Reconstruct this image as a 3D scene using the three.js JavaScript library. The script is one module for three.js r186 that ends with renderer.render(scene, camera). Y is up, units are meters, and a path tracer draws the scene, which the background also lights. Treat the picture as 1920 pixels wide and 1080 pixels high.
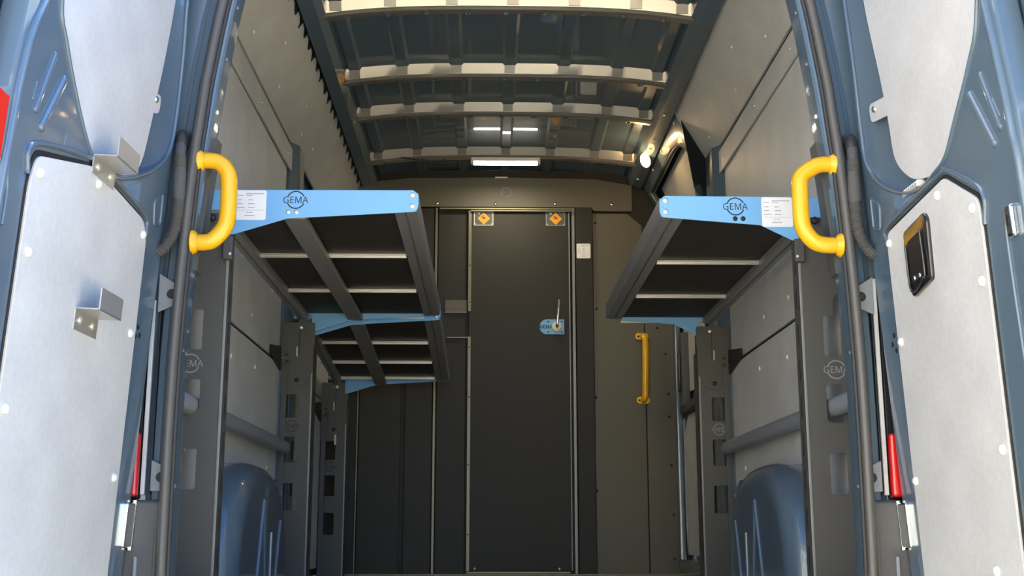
import * as THREE from 'three';
import { Sky } from 'three/addons/objects/Sky.js';
import { RoundedBoxGeometry } from 'three/addons/geometries/RoundedBoxGeometry.js';
import { mergeGeometries, toCreasedNormals } from 'three/addons/utils/BufferGeometryUtils.js';
import { FontLoader } from 'three/addons/loaders/FontLoader.js';
import { RectAreaLightUniformsLib } from 'three/addons/lights/RectAreaLightUniformsLib.js';

// ---------------------------------------------------------------- camera, sky, sun, exposure
const scene = new THREE.Scene();
const camera = new THREE.PerspectiveCamera(27.1075, 16 / 9, 0.05, 400);
camera.position.set(-0.072, 0.18, 2.8);
{ const yaw = THREE.MathUtils.degToRad(1.148), pitch = THREE.MathUtils.degToRad(11.85);
  camera.lookAt(-0.072 + Math.sin(yaw) * Math.cos(pitch), 0.18 + Math.sin(pitch), 2.8 - Math.cos(yaw) * Math.cos(pitch)); }
const renderer = new THREE.WebGLRenderer({ antialias: true });
renderer.toneMapping = THREE.LinearToneMapping;
renderer.toneMappingExposure = 2.05;
renderer.shadowMap.enabled = true;
RectAreaLightUniformsLib.init();

const sunDir = new THREE.Vector3(0.46, 1.0, -0.68).normalize();
const sky = new Sky();
sky.name = 'sky'; sky.scale.setScalar(300);
sky.material.uniforms.turbidity.value = 5.0;
sky.material.uniforms.rayleigh.value = 0.75;
sky.material.uniforms.mieCoefficient.value = 0.004;
sky.material.uniforms.mieDirectionalG.value = 0.75;
sky.material.uniforms.sunPosition.value.copy(sunDir);
if (sky.material.uniforms.cloudCoverage) sky.material.uniforms.cloudCoverage.value = 0.5;
scene.add(sky);
scene.backgroundIntensity = scene.environmentIntensity = 0.66;
const sun = new THREE.DirectionalLight(new THREE.Color().setRGB(1.0, 0.93, 0.78), 13);
sun.name = 'sun'; sun.position.copy(sunDir).multiplyScalar(30); sun.castShadow = true;
Object.assign(sun.shadow.camera, { left: -12, right: 12, top: 12, bottom: -12, near: 1, far: 80 });
sun.shadow.mapSize.set(2048, 2048); sun.shadow.bias = -0.0005;
scene.add(sun); scene.add(sun.target);

// ---------------------------------------------------------------- helpers
let seed = 7;
const rnd = () => { seed = (seed * 1664525 + 1013904223) >>> 0; return seed / 4294967296; };
const lin = (r, g, b) => new THREE.Color().setRGB(r, g, b);
const V2 = (x, y) => new THREE.Vector2(x, y), V3 = (x, y, z) => new THREE.Vector3(x, y, z);
const used = {};
const numbered = (n) => { used[n] = (used[n] ?? -1) + 1; return used[n] ? n + '_' + String(used[n]).padStart(3, '0') : n; };
function tag(o, label, category, group) { o.userData.label = label; o.userData.category = category; if (group) o.userData.group = group; return o; }
function thing(name, label, category, p = [0, 0, 0], group) {
  const g = new THREE.Group(); g.name = numbered(name); g.position.set(...p); scene.add(g); return tag(g, label, category, group);
}
function structure(name, p = [0, 0, 0]) { const g = new THREE.Group(); g.name = name; g.position.set(...p); g.userData.kind = 'structure'; scene.add(g); return g; }
function part(name, geo, mat, parent, p, r) {
  const m = new THREE.Mesh(Array.isArray(geo) ? join(geo) : geo, mat); m.name = name; m.castShadow = m.receiveShadow = true;
  if (p) m.position.set(...p); if (r) m.rotation.set(...r); parent.add(m); return m;
}
function join(list) { return mergeGeometries(list.map((g) => { const n = g.index ? g.toNonIndexed() : g.clone(); for (const k of Object.keys(n.attributes)) if (!['position', 'normal', 'uv'].includes(k)) n.deleteAttribute(k); return n; })); }
function boxUV(g) {  // uv in metres, by the way each face points
  const n = g.attributes.normal, p = g.attributes.position, uv = new Float32Array(p.count * 2);
  for (let i = 0; i < p.count; i++) {
    const ax = Math.abs(n.getX(i)), ay = Math.abs(n.getY(i)), az = Math.abs(n.getZ(i));
    const [a, b] = ax >= ay && ax >= az ? [p.getZ(i), p.getY(i)] : ay >= az ? [p.getX(i), p.getZ(i)] : [p.getX(i), p.getY(i)];
    uv[i * 2] = a; uv[i * 2 + 1] = b;
  }
  g.setAttribute('uv', new THREE.BufferAttribute(uv, 2)); return g;
}
const box = (x0, x1, y0, y1, z0, z1, r = 0.0015) => {
  const w = Math.abs(x1 - x0), h = Math.abs(y1 - y0), d = Math.abs(z1 - z0);
  const g = r ? new RoundedBoxGeometry(w, h, d, 2, Math.min(r, w * .45, h * .45, d * .45)) : new THREE.BoxGeometry(w, h, d);
  return boxUV(g.translate((x0 + x1) / 2, (y0 + y1) / 2, (z0 + z1) / 2));
};
const poly = (pts) => { const s = new THREE.Shape(); pts.forEach(([x, y], i) => (i ? s.lineTo(x, y) : s.moveTo(x, y))); s.closePath(); return s; };
function roundPoly(pts, r) {  // polygon with rounded corners; r a number or one per corner
  const s = new THREE.Shape(), n = pts.length;
  for (let i = 0; i < n; i++) {
    const p = V2(...pts[i]), a = V2(...pts[(i + n - 1) % n]), b = V2(...pts[(i + 1) % n]);
    const rr = Math.min(Array.isArray(r) ? r[i] : r, p.distanceTo(a) * .49, p.distanceTo(b) * .49);
    const u = a.sub(p).normalize().multiplyScalar(rr).add(p), v = b.sub(p).normalize().multiplyScalar(rr).add(p);
    if (i) s.lineTo(u.x, u.y); else s.moveTo(u.x, u.y);
    if (rr > 1e-5) s.quadraticCurveTo(p.x, p.y, v.x, v.y);
  }
  s.closePath(); return s;
}
const rectPts = (x0, x1, y0, y1) => [[x0, y0], [x1, y0], [x1, y1], [x0, y1]];
function slab(shape, depth, bevel = 0.001, curve = 6) {  // extruded to z = 0 .. depth
  const b = Math.min(bevel, depth * .45);
  return new THREE.ExtrudeGeometry(shape, { depth: depth - 2 * b, bevelEnabled: b > 0, bevelThickness: b, bevelSize: b, bevelOffset: -b, bevelSegments: 2, curveSegments: curve }).translate(0, 0, b);
}
function grid(nu, nv, f) {  // smooth surface f(u, v) -> [x, y, z]
  const pos = [], uv = [], idx = [];
  for (let j = 0; j <= nv; j++) for (let i = 0; i <= nu; i++) { pos.push(...f(i / nu, j / nv)); uv.push(i / nu, j / nv); }
  for (let j = 0; j < nv; j++) for (let i = 0; i < nu; i++) { const a = j * (nu + 1) + i, b = a + 1, c = a + nu + 1, d = c + 1; idx.push(a, c, b, b, c, d); }
  const g = new THREE.BufferGeometry();
  g.setAttribute('position', new THREE.Float32BufferAttribute(pos, 3)); g.setAttribute('uv', new THREE.Float32BufferAttribute(uv, 2)); g.setIndex(idx); g.computeVertexNormals(); return g;
}
function sweep(section, rows, crease = 0.6) {  // section(row) -> [[x,y,z]...] closed, joined row to row, capped
  const secs = rows.map(section), n = secs[0].length, pos = [];
  const tri = (a, b, c) => pos.push(...a, ...b, ...c);
  for (let j = 0; j + 1 < secs.length; j++) for (let i = 0; i < n; i++) { const k = (i + 1) % n; tri(secs[j][i], secs[j + 1][i], secs[j][k]); tri(secs[j][k], secs[j + 1][i], secs[j + 1][k]); }
  for (const s of [secs[0], secs[secs.length - 1]]) { const c = [0, 1, 2].map((q) => s.reduce((t, p) => t + p[q], 0) / n); for (let i = 0; i < n; i++) tri(s[i], s[(i + 1) % n], c); }
  let g = new THREE.BufferGeometry(); g.setAttribute('position', new THREE.Float32BufferAttribute(pos, 3));
  g.setAttribute('uv', new THREE.Float32BufferAttribute(new Float32Array(pos.length / 3 * 2), 2));
  g.computeVertexNormals(); g = toCreasedNormals(g, crease); return boxUV(g);
}
function hose(points, radius, segs = 120, around = 14, ripple = () => 0) {
  const c = new THREE.CatmullRomCurve3(points.map((p) => V3(...p))), fr = c.computeFrenetFrames(segs, false);
  return grid(around, segs, (u, v) => {
    const i = Math.round(v * segs), p = c.getPointAt(v), a = u * Math.PI * 2, r = (typeof radius === 'function' ? radius(v) : radius) + ripple(v);
    const q = p.clone().addScaledVector(fr.normals[i], Math.cos(a) * r).addScaledVector(fr.binormals[i], -Math.sin(a) * r); return [q.x, q.y, q.z];
  });
}
function pipe(points, r, segs = 60, around = 14) { return new THREE.TubeGeometry(new THREE.CatmullRomCurve3(points.map((p) => V3(...p)), false, 'catmullrom', 0.5), segs, r, around); }
function rod(a, b, r, around = 14) {
  const A = V3(...a), B = V3(...b), d = B.clone().sub(A), g = new THREE.CylinderGeometry(r, r, d.length(), around);
  g.applyQuaternion(new THREE.Quaternion().setFromUnitVectors(V3(0, 1, 0), d.normalize())); return g.translate(...A.add(B).multiplyScalar(.5).toArray());
}
// domed stud whose axis is +z
const studGeo = {};
function stud(r, h) { const k = r + '/' + h; return studGeo[k] ??= new THREE.LatheGeometry([V2(r, -h * .3), V2(r, h * .15), V2(r * .85, h * .6), V2(r * .5, h * .92), V2(0.00001, h)], 14).rotateX(Math.PI / 2); }
const boltGeo = {};
function hexBolt(r, h) { const k = r + '/' + h; return boltGeo[k] ??= join([new THREE.CylinderGeometry(r, r, h, 6).rotateX(Math.PI / 2).translate(0, 0, h / 2), new THREE.CylinderGeometry(r * 1.35, r * 1.35, h * .25, 14).rotateX(Math.PI / 2).translate(0, 0, h * .12)]); }

// ---------------------------------------------------------------- textures and materials
function noiseTexture(size, f, srgb = false) {
  const d = new Uint8Array(size * size * 4);
  for (let y = 0; y < size; y++) for (let x = 0; x < size; x++) { const c = f(x, y); d.set([...(Array.isArray(c) ? c : [c, c, c]), 255], (y * size + x) * 4); }
  const t = new THREE.DataTexture(d, size, size); t.wrapS = t.wrapT = THREE.RepeatWrapping; t.magFilter = THREE.LinearFilter; t.minFilter = THREE.LinearMipmapLinearFilter; t.generateMipmaps = true;
  if (srgb) t.colorSpace = THREE.SRGBColorSpace; t.needsUpdate = true; return t;
}
function tile(n, size) { const a = Array.from({ length: n * n }, rnd); return (x, y) => { const u = x / size * n, v = y / size * n, i = Math.floor(u), j = Math.floor(v), s = u - i, t = v - j, q = (p, r) => a[((r + n) % n) * n + ((p + n) % n)], w = (k) => k * k * (3 - 2 * k); return THREE.MathUtils.lerp(THREE.MathUtils.lerp(q(i, j), q(i + 1, j), w(s)), THREE.MathUtils.lerp(q(i, j + 1), q(i + 1, j + 1), w(s)), w(t)); }; }
const n1 = tile(8, 256), n2 = tile(32, 256), n3 = tile(90, 256);
const grainTex = noiseTexture(256, (x, y) => 255 * (.35 * n2(x, y) + .65 * n3(x, y))); grainTex.repeat.set(6, 6);
const patchTex = noiseTexture(256, (x, y) => { const v = 232 + 14 * n1(x, y) + 9 * n3(x, y); return [v, v, v - 1]; }, true); patchTex.repeat.set(1.3, 1.3);
const streak = tile(120, 256);
const brushTex = noiseTexture(256, (x, y) => 150 + 90 * streak(x * .06, y)); brushTex.repeat.set(4, 4);
const deckTex = noiseTexture(256, (x, y) => { const v = 120 + 110 * streak(x * .08, y) + 25 * n3(x, y); return [v, v * .96, v * .9]; }, true); deckTex.repeat.set(2.5, 2.5);
const groundTex = noiseTexture(512, (x, y) => { const v = 150 + 50 * n1(x / 2, y / 2) + 30 * n2(x / 2, y / 2) + 25 * rnd(); return [v, v * .97, v * .9]; }, true); groundTex.repeat.set(.4, .4);
const std = (o) => new THREE.MeshStandardMaterial(o), phys = (o) => new THREE.MeshPhysicalMaterial(o);
const M = {
  paint: phys({ color: lin(.108, .165, .225), roughness: .38, metalness: .1, clearcoat: 1, clearcoatRoughness: .04 }),
  litRibPaint: phys({ color: lin(.5, .48, .43), roughness: .3, metalness: .75, clearcoat: .5, clearcoatRoughness: .05 }),  // lighter metallic copy of the body paint; bright rib bands put into the colour
  lining: std({ color: lin(.71, .712, .71), map: patchTex, roughness: .48, bumpMap: grainTex, bumpScale: .0003 }),
  cap: std({ color: lin(.8, .8, .77), roughness: .4 }),
  anthracite: std({ color: lin(.085, .083, .076), roughness: .5, bumpMap: grainTex, bumpScale: .0002 }),
  beam: std({ color: lin(.26, .265, .26), roughness: .42, metalness: .25, bumpMap: brushTex, bumpScale: .0001 }),
  blue: std({ color: lin(.19, .46, .8), roughness: .42, bumpMap: grainTex, bumpScale: .0001 }),
  yellow: phys({ color: lin(.95, .5, .002), roughness: .35, clearcoat: .6, clearcoatRoughness: .12 }),
  aluminium: std({ color: lin(.84, .82, .77), roughness: .32, metalness: .7, bumpMap: brushTex, bumpScale: .00005 }),
  sheet: std({ color: lin(.6, .6, .59), roughness: .42, metalness: .75, bumpMap: grainTex, bumpScale: .0001 }),
  chrome: std({ color: lin(.85, .85, .84), roughness: .12, metalness: 1 }),
  rubber: std({ color: lin(.035, .035, .036), roughness: .55 }),
  seal: phys({ color: lin(.085, .082, .076), roughness: .42, clearcoat: .35, clearcoatRoughness: .3 }),
  black: std({ color: lin(.012, .012, .013), roughness: .5 }),
  gloss: phys({ color: lin(.01, .01, .011), roughness: .3, clearcoat: 1, clearcoatRoughness: .05 }),
  deck: std({ color: lin(.05, .044, .038), map: deckTex, roughness: .62 }),
  partition: std({ color: lin(.017, .0155, .011), roughness: .6, bumpMap: grainTex, bumpScale: .0002 }),
  partitionSide: std({ color: lin(.115, .106, .078), roughness: .5, bumpMap: grainTex, bumpScale: .0002 }),
  rail: std({ color: lin(.2, .19, .13), roughness: .4, metalness: .4 }),
  white: std({ color: lin(.85, .85, .85), roughness: .4 }),
  cream: std({ color: lin(.75, .7, .5), roughness: .35 }),
  orange: std({ color: lin(.85, .36, .01), roughness: .5 }),
  red: phys({ color: lin(.75, .01, .008), roughness: .25, clearcoat: 1, clearcoatRoughness: .05 }),
  plastic: std({ color: lin(.1, .1, .1), roughness: .5, bumpMap: grainTex, bumpScale: .0003 }),
  tube: std({ color: lin(.27, .29, .31), roughness: .45, bumpMap: grainTex, bumpScale: .0001 }),
  ground: std({ color: lin(.86, .77, .6), map: groundTex, roughness: .9 }),
  floor: std({ color: lin(.2, .19, .17), roughness: .7, bumpMap: grainTex, bumpScale: .0004 }),
};
const font = await new FontLoader().loadAsync('fonts/droid/droid_sans_regular.typeface.json');
const fontBold = await new FontLoader().loadAsync('fonts/droid/droid_sans_bold.typeface.json');
function textGeo(s, size, depth = .0006, f = font) {
  const g = new THREE.ExtrudeGeometry(f.generateShapes(s, size), { depth, bevelEnabled: false, curveSegments: 5 });
  g.computeBoundingBox(); const b = g.boundingBox; return g.translate(-(b.min.x + b.max.x) / 2, -(b.min.y + b.max.y) / 2, 0);
}
// maker's mark: the four letters across a ring that is open at both sides
function emblem(r) {
  const arc = (a0, a1) => { const s = new THREE.Shape(); s.absarc(0, 0, r, a0, a1, false); s.absarc(0, 0, r * .87, a1, a0, true); s.closePath(); return new THREE.ExtrudeGeometry(s, { depth: .0006, bevelEnabled: false, curveSegments: 14 }); };
  return join([arc(.42, Math.PI - .42), arc(Math.PI + .42, Math.PI * 2 - .42), textGeo('GEMA', r * .72)]);
}

// ---------------------------------------------------------------- outside ground
{ const g = part('ground', new THREE.PlaneGeometry(120, 120).rotateX(-Math.PI / 2), M.ground, scene, [0, -.66, 0]); g.geometry = boxUV(g.geometry); g.userData.kind = 'structure'; }

// behind the camera: trees mirrored in paint, and a hall added to bounce sunlight
M.plaster = std({ color: lin(.62, .57, .46), map: patchTex, roughness: .85 }); M.pane = phys({ color: lin(.05, .06, .07), roughness: .08, clearcoat: 1 });
M.leaf = std({ color: lin(.09, .15, .04), roughness: .8 }); M.bark = std({ color: lin(.12, .09, .06), roughness: .9 });
{ const b = thing('added_building', 'added unseen plastered hall with windows that throws sunlight into the van', 'added_building', [-7, -.66, 8]); b.rotation.y = Math.PI - .7;
  part('wall', box(-11, 11, 0, 5.2, 0, .3, .02), M.plaster, b, [0, 0, -.3]); part('eaves', box(-11.2, 11.2, 5.2, 5.45, -.4, .5, .02), M.tube, b); part('plinth', box(-11, 11, 0, .5, 0, .06, .02), M.tube, b);
  for (let k = 0; k < 5; k++) { const w = part('window', box(-8.8 + k * 4, -7.2 + k * 4, 2.9, 4.1, -.02, .05, .02), M.white, b); part('pane', box(-8.7 + k * 4, -7.3 + k * 4, 3, 4, .04, .06, .005), M.pane, w); } }
[[5.2, 4.2, 2.6], [9, 7, 3.4], [5, 8.6, 2.8], [8.5, 12.5, 3]].forEach(([x, z, h], k) => {
  const t = thing('tree', ['broad leafy tree standing closest to the van in the yard', 'tallest leafy tree in the yard behind the viewer', 'leafy tree in the middle of the yard row', 'leafy tree at the far end of the yard row'][k], 'tree', [x, -.66, z], 'trees across the yard');
  part('trunk', rod([0, 0, 0], [.1, h * .7, 0], .14, 10), M.bark, t);
  const blobs = []; for (let i = 0; i < 26; i++) { const a = rnd() * 6.28, q = Math.sqrt(rnd()) * h * .42, g = new THREE.IcosahedronGeometry(h * (.12 + .12 * rnd()), 2), p = g.attributes.position; for (let j = 0; j < p.count; j++) { const x0 = p.getX(j), y0 = p.getY(j), z0 = p.getZ(j), f = 1 + .22 * Math.sin(x0 * 17 + i) * Math.sin(y0 * 19) * Math.sin(z0 * 15 + 1); p.setXYZ(j, x0 * f, y0 * f, z0 * f); } g.computeVertexNormals(); blobs.push(g.translate(Math.cos(a) * q, h * (.62 + .55 * rnd()), Math.sin(a) * q)); }
  part('crown', blobs, M.leaf, t);
});

// ---------------------------------------------------------------- van shell
const wallX = (y) => (y < 1.8 ? .905 : .905 - (y - 1.8) * .58);
const roofY = (x) => 2.107 + .042 * (1 - Math.pow(Math.min(1, Math.abs(x) / .75), 3));
const ZF = -3.4;
{ const f = structure('floor'); part('floor_board', box(-.93, .93, -.03, 0, ZF - .05, .0), M.floor, f); part('floor_pan', box(-.98, .98, -.12, -.031, ZF - .05, .02), M.paint, f); }
const ceiling = structure('ceiling');
part('roof_skin', grid(40, 4, (u, v) => { const x = (u - .5) * 1.5; return [x, roofY(x), .0 + v * (ZF - .06)]; }), M.paint, ceiling);
part('outer_roof', sweep((z) => [[-1.0, 1.95, z], [-.93, 2.2, z], [-.5, 2.3, z], [.5, 2.3, z], [.93, 2.2, z], [1.0, 1.95, z], [.93, 1.95, z], [.8, 2.18, z], [-.8, 2.18, z], [-.93, 1.95, z]], [0, ZF - .1]), M.paint, ceiling);
const beads = [-.64, -.44, -.212, .014, .242, .47, .64], ribZ = [-.62, -1.34, -2.0, -2.46, -3.1];
for (const x of beads) {
  const s = (z) => { const y = (q) => roofY(x + q) + .002; return [[x - .034, y(-.034), z], [x - .02, y(-.02) - .012, z], [x + .02, y(.02) - .012, z], [x + .034, y(.034), z]]; };
  part('roof_bead', sweep(s, [0, -.6, -1.34, -2, -2.46, -3.1, ZF - .03], .3), M.paint, ceiling);
}
const ribBottom = (x) => roofY(x) - .05 - .006 * Math.pow(Math.abs(x) / .72, 4);
ribZ.forEach((z, k) => {
  const xs = Array.from({ length: 33 }, (_, i) => -.705 + i / 32 * 1.44);
  const rib = part('roof_rib', sweep((x) => { const b = ribBottom(x), t = roofY(x) + .004; return [[x, t, z + .05], [x, b + .012, z + .026], [x, b + .004, z + .03], [x, b - .002, z + .024], [x, b - .004, z + .01], [x, b + .004, z - .004], [x, b + .004, z - .03], [x, t, z - .055]]; }, xs, .35), M.litRibPaint, ceiling);
  for (const x of beads) { // pressed saddles where a rib crosses a bead
    const b = ribBottom(x);
    part('rib_saddle', sweep((q) => [[x + q, b + .014, z + .026], [x + q, b + .04, z + .046], [x + q, b + .043, z + .052], [x + q, b + .014, z + .032]], [-.022, -.016, .016, .022], .3), M.litRibPaint, rib);
  }
  for (let x = -.6; x < .66; x += .147) part('rib_hole_collar', new THREE.TorusGeometry(.011, .003, 6, 14).rotateX(Math.PI / 2), M.paint, rib, [x, ribBottom(x) + .002, z - .016]);
});
for (const s of [-1, 1]) {
  part('roof_side_rail', sweep((z) => [[s * .75, 2.03, z], [s * .7, 2.045, z], [s * .675, 2.07, z], [s * .67, 2.13, z], [s * .8, 2.13, z]], [0, -1, -2, ZF], .4), M.paint, ceiling);
  if (s > 0) for (const z of [-2.28, -2.62, -2.75, -3.25]) part('rail_clip', stud(.008, .005), M.cap, ceiling, [.715, 2.041, z], [Math.PI / 2, 0, 0]);
}
// a wire run along the last rib and over the roof
part('wire', pipe([[-.52, 2.085, -3.05], [-.42, 2.075, -3.055], [-.3, 2.06, -3.06], [-.2, 2.075, -3.055], [.0, 2.08, -3.055], [.2, 2.082, -3.06], [.4, 2.08, -3.06]], .004, 60, 8), M.rubber, ceiling);

// side walls: painted skin outside, lining boards within
function wall(side, name) {
  const w = structure(name), s = side;
  part('outer_skin', sweep((z) => [[s * .95, -.3, z], [s * 1.01, -.3, z], [s * 1.01, 1.2, z], [s * .985, 1.95, z], [s * .95, 1.95, z]], [0, ZF - .1]), M.paint, w);
  part('inner_skin', sweep((z) => [[s * .93, 0, z], [s * .955, 0, z], [s * .955, 1.82, z], [s * .83, 2.12, z], [s * .77, 2.09, z], [s * .93, 1.8, z]], [-.02, s < 0 ? ZF : -2.25]), M.paint, w);
  const board = (n, y0, y1, z0, z1) => part(n, sweep((z) => [[s * wallX(y0), y0, z], [s * wallX(y1), y1, z], [s * (wallX(y1) + .008), y1, z], [s * (wallX(y0) + .008), y0, z]], [z0, z1]), M.lining, w);
  const zEnd = s < 0 ? ZF : -2.3;
  board('lower_board', .04, .858, -.06, s < 0 ? -1.94 : -1.94);
  board('middle_board', .87, 1.775, -.06, -1.93);
  if (s < 0) { board('lower_board', .04, .858, -2.1, ZF); board('middle_board', .87, 1.775, -2.62, ZF); board('upper_board', 1.805, 2.065, -.06, -2.55); board('upper_board', 1.805, 2.065, -2.553, ZF); }
  else board('upper_board', 1.805, 2.065, -.06, zEnd);
  part('cover_strip', box(s * .902, s * .893, 1.675, 1.772, -.66, -1.99, .002), M.lining, w);
  for (const [y, z] of [[1.72, -.78], [1.72, -1.3], [1.72, -1.88]]) part('strip_screw', stud(.006, .004), M.aluminium, w, [s * .892, y, z], [0, -s * Math.PI / 2, 0]);
  // exposed body pillar between the boards
  part('body_pillar', sweep((y) => { const x = wallX(y) - .005; return [[s * x, y, -1.97], [s * (x - .03), y, -2.02], [s * (x - .03), y, -2.16], [s * (x + .02), y, -2.3], [s * (x + .05), y, -2.3], [s * (x + .05), y, -1.97]]; }, [0, .6, 1.2, 1.8], .4), M.paint, w);
  const caps = [[1.93, -.75], [1.95, -1.3], [1.93, -1.9], [1.86, -.62], [1.86, -1.0], [1.86, -1.5], [1.86, -2.05], [.95, -.62], [.95, -1.0], [.95, -1.35], [.78, -.7], [.76, -1.05], [.78, -1.45], [1.2, -.6], [.42, -.52], [.44, -1.75], [.25, -1.8]];
  if (s < 0) caps.push([2.0, -2.35], [1.95, -2.7], [1.88, -2.3], [1.92, -3.1], [.7, -2.6], [.5, -2.4], [.3, -2.7]);
  for (const [y, z] of caps) part('rivet', stud(.0085, .004), M.cap, w, [s * (wallX(y) - .0005), y, z], [0, -s * Math.PI / 2, 0]);
  return w;
}
const wallL = wall(-1, 'wall_left'), wallR = wall(1, 'wall_right');
{ // ragged foam tape along the upper board on one side
  const pts = []; let z = -.5; const at = (zz, h) => { const y = 2.035 + h; return [-wallX(y) + .004, y, zz]; };
  const low = [];
  while (z > ZF) { const L = .09 + .06 * rnd(), q = .012 * rnd(); low.push([z, .006 + q * .6], [z - L * .45, .004 + q * .5], [z - L * .8, -.003 - .006 * rnd()], [z - L * .93, -.008 - .009 * rnd()], [z - L * .97, .004]); z -= L; }
  const rows = low.map(([zz, h]) => [at(zz, h), at(zz, .05)]);
  const pos = []; for (let i = 0; i + 1 < rows.length; i++) { const [a, b] = rows[i], [c, d] = rows[i + 1]; pos.push(...a, ...c, ...b, ...b, ...c, ...d); const o = (p) => [p[0] - .006, p[1] + .002, p[2]]; pos.push(...o(a), ...o(b), ...o(c), ...o(b), ...o(d), ...o(c), ...a, ...o(a), ...c, ...c, ...o(a), ...o(c)); }
  const g = new THREE.BufferGeometry(); g.setAttribute('position', new THREE.Float32BufferAttribute(pos, 3)); g.setAttribute('uv', new THREE.Float32BufferAttribute(new Float32Array(pos.length / 3 * 2), 2)); g.computeVertexNormals();
  part('foam_tape', g, M.black, wallL);
}
{ // side-door opening frame in the wall on the other side
  const low = poly([[-2.3, 0], [-2.3, 1.8], [-2.425, 1.8], [-2.415, 1.2], [-2.36, .08], [-3.34, .08], [-3.34, 1.8], [ZF, 1.8], [ZF, 0]]);
  const high = poly([[-2.3, 1.8], [-2.26, 2.06], [ZF, 2.06], [ZF, 1.8], [-3.34, 1.8], [-3.34, 1.99], [-2.62, 1.99], [-2.5, 1.975], [-2.43, 1.945], [-2.405, 1.9], [-2.42, 1.85], [-2.425, 1.8]]);
  for (const sh of [low, high]) {
    const g = slab(sh, .03, .003, 8), p = g.attributes.position;
    for (let i = 0; i < p.count; i++) { const z = p.getX(i), y = p.getY(i), d = p.getZ(i); p.setXYZ(i, (sh === low ? .905 : .905 - (y - 1.8) * .58) - .004 + d, y, z); }
    g.computeVertexNormals(); part('door_opening_frame', toCreasedNormals(g, .5), M.paint, wallR);
  }
  part('opening_seal', pipe([[.897, .1, -2.35], [.897, 1.2, -2.405], [.897, 1.7, -2.415], [.852, 1.88, -2.4], [.822, 1.955, -2.44], [.805, 1.985, -2.6], [.8, 1.992, -3.3]], .009, 90, 8), M.rubber, wallR);
  for (const [y, z] of [[2.03, -2.35], [1.96, -2.28], [1.86, -2.29], [2.03, -2.75], [2.03, -3.05], [1.75, -2.33]]) part('plug', stud(.009, .004), M.cap, wallR, [wallX(y) - .004, y, z], [0, -Math.PI / 2, 0]);
}
{ // sliding side door seen through that opening
  const d = thing('van_side_door', 'closed sliding side door with pale grey lining beyond the shelf on one wall', 'van door', [.945, 0, -2.85]);
  d.userData.label = 'sliding side door with pale grey lining next to the yellow bar on the partition';
  part('door_skin', sweep((z) => [[0, .05, z], [.03, .05, z], [.03, 1.8, z], [-.07, 2.04, z], [-.1, 2.02, z], [0, 1.8, z]], [.52, -.54]), M.paint, d);
  const zy = (sh, x) => { const g = slab(sh, .008, .002, 6).rotateY(-Math.PI / 2); return g.translate(x, 0, 0); };
  part('lower_lining', zy(roundPoly([[-.45, .1], [.5, .1], [.5, .77], [.42, .785], [-.36, .785], [-.45, .7]], [.03, .03, .02, .02, .05, .05]), -.004), M.lining, d);
  part('upper_lining', zy(roundPoly([[-.4, .9], [.46, .88], [.47, 1.75], [-.4, 1.75]], .03), -.004), M.lining, d);
  part('top_lining', sweep((z) => [[0 - .002, 1.78, z], [-.098, 2.0, z], [-.09, 2.0, z], [.006, 1.78, z]], [.44, -.44]), M.lining, d);
  const lk = part('lock_case', box(-.05, -.005, .82, 1.2, -.36, -.26, .012), M.plastic, d); part('lock_pad', box(-.062, -.05, .9, 1.1, -.335, -.285, .006), M.gloss, lk);
  part('lock_arm', box(-.04, -.005, .8, .84, -.42, .1, .008), M.plastic, d);
}

// rear corner pillars with the body corner; curve of the opening from the seal
const sealPts = [[-.1, .81], [.15, .814], [.42, .8155], [.6, .814], [.77, .809], [.94, .801], [1.1, .791], [1.3, .772], [1.5, .743], [1.65, .712], [1.78, .672], [1.86, .63]];
const sealCurve = new THREE.CatmullRomCurve3(sealPts.map(([y, x]) => V3(x, y, 0)));
const sealX = (y) => { for (let i = 0; i + 1 < sealPts.length; i++) if (y <= sealPts[i + 1][0]) { const t = (y - sealPts[i][0]) / (sealPts[i + 1][0] - sealPts[i][0]); return THREE.MathUtils.lerp(sealPts[i][1], sealPts[i + 1][1], t); } return .63; };
const pillarRows = Array.from({ length: 32 }, (_, i) => -.1 + i / 31 * 1.96);
const flange = (y) => THREE.MathUtils.lerp(.012, .03, THREE.MathUtils.smoothstep(y, .6, 1.3));
for (const s of [-1, 1]) {
  const t = structure(s < 0 ? 'trim_1' : 'trim_2');
  // inner lip, seal seat, then the stepped door rebate out to the body corner
  part('corner_pillar', sweep((y) => { const X = sealX(y), f = flange(y), q = (o, z) => [s * (X - o), y, z];
    return [q(f, -.055), q(f - .001, -.022), q(f - .006, -.015), q(.004, -.012), q(-.013, -.012), q(-.02, -.03), q(-.026, -.036), q(-.04, -.04), q(-.047, -.052), q(-.06, -.058), q(-.075, -.056), [s * .925, y, -.05], [s * .94, y, -.01], [s * 1.01, y, -.02], [s * 1.01, y, -.1], [s * .92, y, -.1], q(f - .004, -.1)]; }, pillarRows, .45), M.paint, t);
  // dark cover on the inside of the pillar, behind the post
  part('pillar_cover', sweep((y) => { const X = sealX(y), f = flange(y), q = (o, z) => [s * (X - o), y, z]; return [q(f + .006, -.06), q(f + .006, -.115), q(f - .03, -.125), q(f - .03, -.06)]; }, [.82, .9, 1.0, 1.1, 1.16], .4), M.anthracite, t);
  for (const y of [.3, .62, 1.22, 1.36, 1.5]) part('plug', stud(.006, .004), y === 1.22 ? M.cap : M.paint, t, [s * (sealX(y) - flange(y)), y, -.04], [0, -s * Math.PI / 2, 0]);
}
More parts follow.
